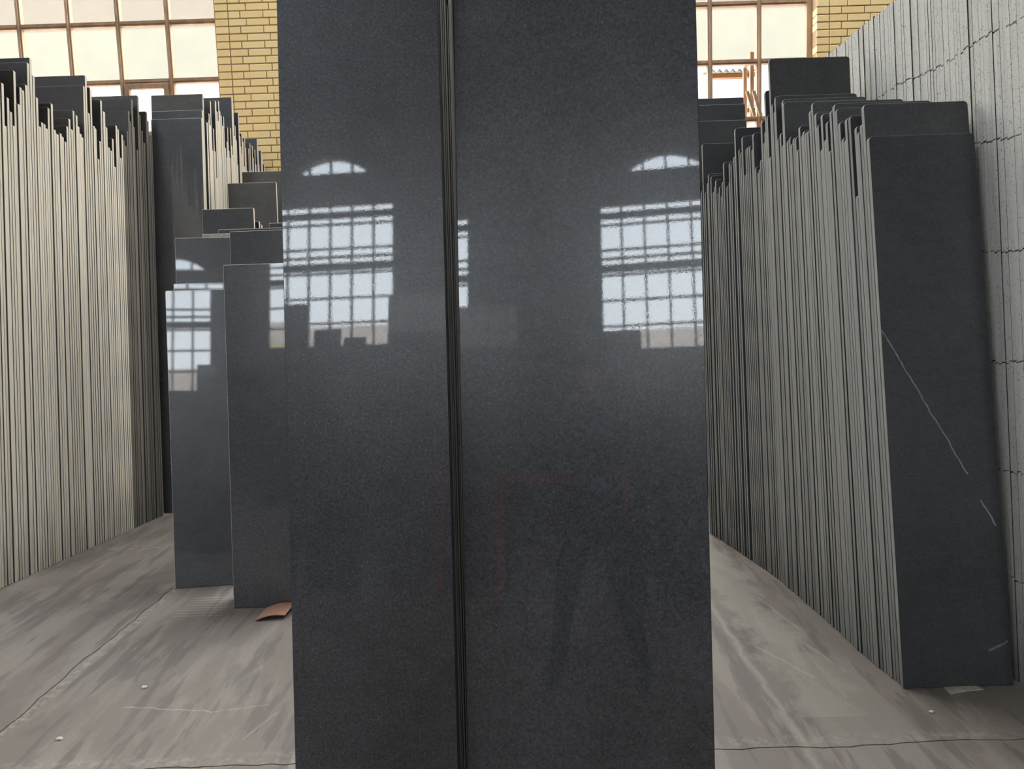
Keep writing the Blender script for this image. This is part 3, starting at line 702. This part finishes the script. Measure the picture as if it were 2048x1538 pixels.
# ------------------------------------------------------------------ slabs behind the camera, seen in the reflections
for k, (X_, Y_, w_, h_, lab) in enumerate([
        (-3.0, -4.0, 0.30, 3.02, 'tall slab reflected left of the jagged slabs on the left big slab'),
        (-2.67, -4.1, 0.30, 2.74, 'shorter slab reflected beside the tall one on the left big slab'),
        (-2.33, -4.0, 0.25, 2.62, 'broken-topped slab reflected low in the window on the left big slab'),
        (-1.62, -4.0, 0.70, 3.08, 'wide tall slab reflected at the right end of the left big slab window'),
        (-0.15, -4.0, 0.40, 2.72, 'slab reflected as a dark post under the window on the widest slab'),
        (0.35, -4.1, 0.50, 2.50, 'slab reflected below the warm panes on the widest slab'),
        (1.0, -4.2, 0.60, 2.42, 'slab reflected at the right rim of the widest slab')]):
    o = slab(X_, Y_, w_, h_, -rad(5), 0, mats=('polished', 'edge_left'), label=lab, group='slabs behind the camera seen in the reflections')
    o.location.z += 0.002
rk = bpy.data.objects.new('steel_rack', None); C.objects.link(rk); rk.location = (-0.6, -3.4, 0)
rk['label'] = 'rust-red steel rack reflected low on the polished slabs'; rk['category'] = 'rack'
for nm, b in (('post', (-0.7, -0.62, 0, 0.08, 0, 1.25)), ('post', (0.48, 0.56, 0, 0.08, 0, 1.25)), ('beam', (-0.62, 0.48, 0, 0.08, 1.12, 1.22)), ('foot', (-0.7, -0.62, 0.08, 0.6, 0, 0.08)), ('foot', (0.48, 0.56, 0.08, 0.6, 0, 0.08))):
    link(nm, boxes_mesh(nm, [b], [M['rust_red']], bev=0.006), rk)

# ------------------------------------------------------------------ the photographer, dimly mirrored in the two big slabs
def skin(name, pts, edges, mat, parent, sub=2, root=0):
    me = bpy.data.meshes.new(name); me.from_pydata([p[:3] for p in pts], edges, [])
    me.materials.append(mat); o = link(name, me, parent); sk = o.modifiers.new('skin', 'SKIN'); sk.use_smooth_shade = True
    for i, p in enumerate(pts):
        sv = me.skin_vertices[0].data[i]; sv.radius = (p[3], p[4] if len(p) > 4 else p[3]); sv.use_root = (i == root)
    ss = o.modifiers.new('sub', 'SUBSURF'); ss.levels = sub; ss.render_levels = sub; return o
M['cloth'] = flat('dark_cloth', (0.018, 0.019, 0.024), 0.9, 0.2, 12)
M['skin'] = flat('skin', (0.42, 0.23, 0.15), 0.55, 0.06, 20)
M['hair'] = flat('dark_hair', (0.015, 0.011, 0.009), 0.6, 0.2, 40)
ps = bpy.data.objects.new('person', None); C.objects.link(ps); ps.location = (-0.06, 0, 0)
ps['label'] = 'person in dark clothes taking the picture, faintly mirrored on the big slabs'; ps['category'] = 'person'
bp = [(0, -.50, .95, .15, .11), (0, -.50, 1.12, .135, .10), (0, -.49, 1.30, .165, .11), (0, -.48, 1.42, .08, .07), (0, -.46, 1.50, .055, .055),
      (-.19, -.48, 1.38, .062), (-.26, -.33, 1.17, .046), (-.06, -.13, 1.41, .032), (.19, -.48, 1.38, .062), (.28, -.33, 1.17, .046), (.17, -.13, 1.41, .032),
      (-.10, -.50, .86, .10), (-.17, -.47, .48, .065), (-.23, -.52, .10, .045), (-.25, -.40, .045, .042),
      (.10, -.50, .86, .10), (.17, -.47, .48, .065), (.23, -.52, .10, .045), (.25, -.40, .045, .042)]
skin('body', bp, [(0, 1), (1, 2), (2, 3), (3, 4), (2, 5), (5, 6), (6, 7), (2, 8), (8, 9), (9, 10), (0, 11), (11, 12), (12, 13), (13, 14), (0, 15), (15, 16), (16, 17), (17, 18)], M['cloth'], ps)
def blob(name, c, r, mat, parent, seg=20):
    bm = bmesh.new(); bmesh.ops.create_uvsphere(bm, u_segments=seg, v_segments=seg // 2 + 2, radius=1.0)
    for v in bm.verts:
        k = 1 - 0.22 * max(0, -v.co.z) if name == 'head' else 1
        v.co = Vector((c[0] + v.co.x * r[0] * k, c[1] + v.co.y * r[1] * k, c[2] + v.co.z * r[2]))
    for f in bm.faces: f.smooth = True
    me = bpy.data.meshes.new(name); bm.to_mesh(me); bm.free(); me.materials.append(mat); return link(name, me, parent)
hd = blob('head', (0, -.43, 1.615), (.075, .095, .115), M['skin'], ps)
blob('hair', (0, -.452, 1.65), (.084, .098, .098), M['hair'], hd); blob('nose', (0, -.335, 1.605), (.012, .018, .022), M['skin'], hd, 10)
for sx_ in (-1, 1):
    blob('ear', (sx_ * .077, -.44, 1.61), (.010, .022, .032), M['skin'], hd, 10); blob('eye', (sx_ * .030, -.345, 1.630), (.013, .008, .008), M['hair'], hd, 10)
blob('mouth', (0, -.345, 1.562), (.024, .006, .006), M['card'], hd, 10)
for sx_, wx in ((-1, -.06), (1, .17)):
    base = [(wx, -.13, 1.41, .024, .018), (wx + sx_ * -.006, -.075, 1.455, .034, .014)]
    pts, eds = list(base), [(0, 1)]
    for f in range(4):
        z0 = 1.445 + f * .018; k = len(pts)
        pts += [(wx - sx_ * .002, -.052, z0 + .01, .009), (wx - sx_ * .006, -.026 + .002 * f, z0 + .016, .008), (wx - sx_ * (.026 + .004 * (f % 2)), -.010 - .006, z0 + .018, .007)]
        eds += [(1, k), (k, k + 1), (k + 1, k + 2)]
    k = len(pts); pts += [(wx - sx_ * .020, -.065, 1.440, .010), (wx - sx_ * .040, -.042, 1.452, .009)]; eds += [(1, k), (k, k + 1)]
    skin('hand', pts, eds, M['skin'], ps, 1)
ph = link('phone', boxes_mesh('phone', [(-.055, .10, -.022, -.014, 1.462, 1.538)], [M['steel_dark']], bev=0.003)); ph['label'] = 'dark phone held up sideways by the photographer'; ph['category'] = 'phone'

# ------------------------------------------------------------------ small things on the floor
def curved_card():
    nx, ny, th = 8, 3, 0.004; vs, fcs = [], []
    W, D = 0.145, 0.16
    for s in (0, 1):
        for j in range(ny + 1):
            for i in range(nx + 1):
                u = i / nx; v = j / ny
                z = 0.003 + 0.020 * math.sin(math.pi * min(1, u * 1.0)) * 0.6 + 0.016 * u
                vs.append((-W / 2 + W * u + 0.012 * (v - .5), -D / 2 + D * v + 0.01 * u, z + (th if s else 0)))
    Q = (nx + 1) * (ny + 1); idx = lambda i, j, s: s * Q + j * (nx + 1) + i; mi = []
    for j in range(ny):
        for i in range(nx):
            fcs.append((idx(i, j, 0), idx(i, j + 1, 0), idx(i + 1, j + 1, 0), idx(i + 1, j, 0))); mi.append(1)
            fcs.append((idx(i, j, 1), idx(i + 1, j, 1), idx(i + 1, j + 1, 1), idx(i, j + 1, 1))); mi.append(0)
    for i in range(nx):
        fcs.append((idx(i, 0, 0), idx(i + 1, 0, 0), idx(i + 1, 0, 1), idx(i, 0, 1))); mi.append(0)
        fcs.append((idx(i + 1, ny, 0), idx(i, ny, 0), idx(i, ny, 1), idx(i + 1, ny, 1))); mi.append(0)
    for j in range(ny):
        fcs.append((idx(0, j + 1, 0), idx(0, j, 0), idx(0, j, 1), idx(0, j + 1, 1))); mi.append(1)
        fcs.append((idx(nx, j, 0), idx(nx, j + 1, 0), idx(nx, j + 1, 1), idx(nx, j, 1))); mi.append(1)
    me = bpy.data.meshes.new('card'); me.from_pydata(vs, [], fcs); me.materials.append(M['card']); me.materials.append(M['card_dark'])
    me.polygons.foreach_set('material_index', mi); me.update(); return me
o = link('card_scrap', curved_card()); o.location = (-1.225, 3.735, 0.0); o.rotation_euler = (0, 0, rad(2))
o['label'] = 'curled terracotta-coloured card lying on the floor beside the big left slab'; o['category'] = 'card'
def scrap(name, pxs, h, mat, label, cat):
    P = [at_floor(*p) for p in pxs]; cx = sum(p[0] for p in P) / len(P); cy = sum(p[1] for p in P) / len(P); n_ = len(P)
    vs = [(p[0] - cx, p[1] - cy, 0) for p in P] + [((p[0] - cx) * .96, (p[1] - cy) * .96, h) for p in P]
    fcs = [tuple(range(n_)), tuple(range(2 * n_ - 1, n_ - 1, -1))] + [(i, n_ + i, n_ + (i + 1) % n_, (i + 1) % n_) for i in range(n_)]
    me = bpy.data.meshes.new(name); me.from_pydata(vs, [], fcs); me.materials.append(M[mat]); o = link(name, me); o.location = (cx, cy, 0.0008)
    bm = bmesh.new(); bm.from_mesh(me); bmesh.ops.recalc_face_normals(bm, faces=bm.faces[:]); bm.to_mesh(me); bm.free()
    o['label'] = label; o['category'] = cat; return o
scrap('paper_scrap', [(1884, 1372), (1905, 1374), (1950, 1371), (1968, 1380), (1930, 1384), (1903, 1389), (1894, 1382)], 0.003, 'paper', 'torn dusty paper scrap at the foot of the veined slab', 'paper')
def chip(px_, py_, s, label, seed):
    g_ = random.Random(seed); bm = bmesh.new(); bmesh.ops.create_icosphere(bm, subdivisions=1, radius=s)
    for v in bm.verts: v.co = Vector((v.co.x * g_.uniform(.7, 1.5), v.co.y * g_.uniform(.7, 1.2), max(v.co.z * 0.5, -s * 0.3) + s * 0.3))
    me = bpy.data.meshes.new('chip'); bm.to_mesh(me); bm.free(); me.materials.append(M['chip'])
    X_, Y_ = at_floor(px_, py_); o = link('stone_chip', me); o.location = (X_, Y_, 0.0005); o['label'] = label; o['category'] = 'stone chip'
chip(119, 1479, 0.012, 'white stone chip on the floor at the lower left', 1)
chip(1864, 1425, 0.009, 'white stone chip on the floor in front of the veined slab', 2)
chip(1884, 1366, 0.008, 'pale pebble touching the paper scrap', 3)
chip(290, 1376, 0.012, 'grey-white chip on the floor left of the big left slab', 4)

# ------------------------------------------------------------------ tidy: labels must be unique words, check numbers
print('slabs', len(SLABS), 'bricks', len(single), len(rest))
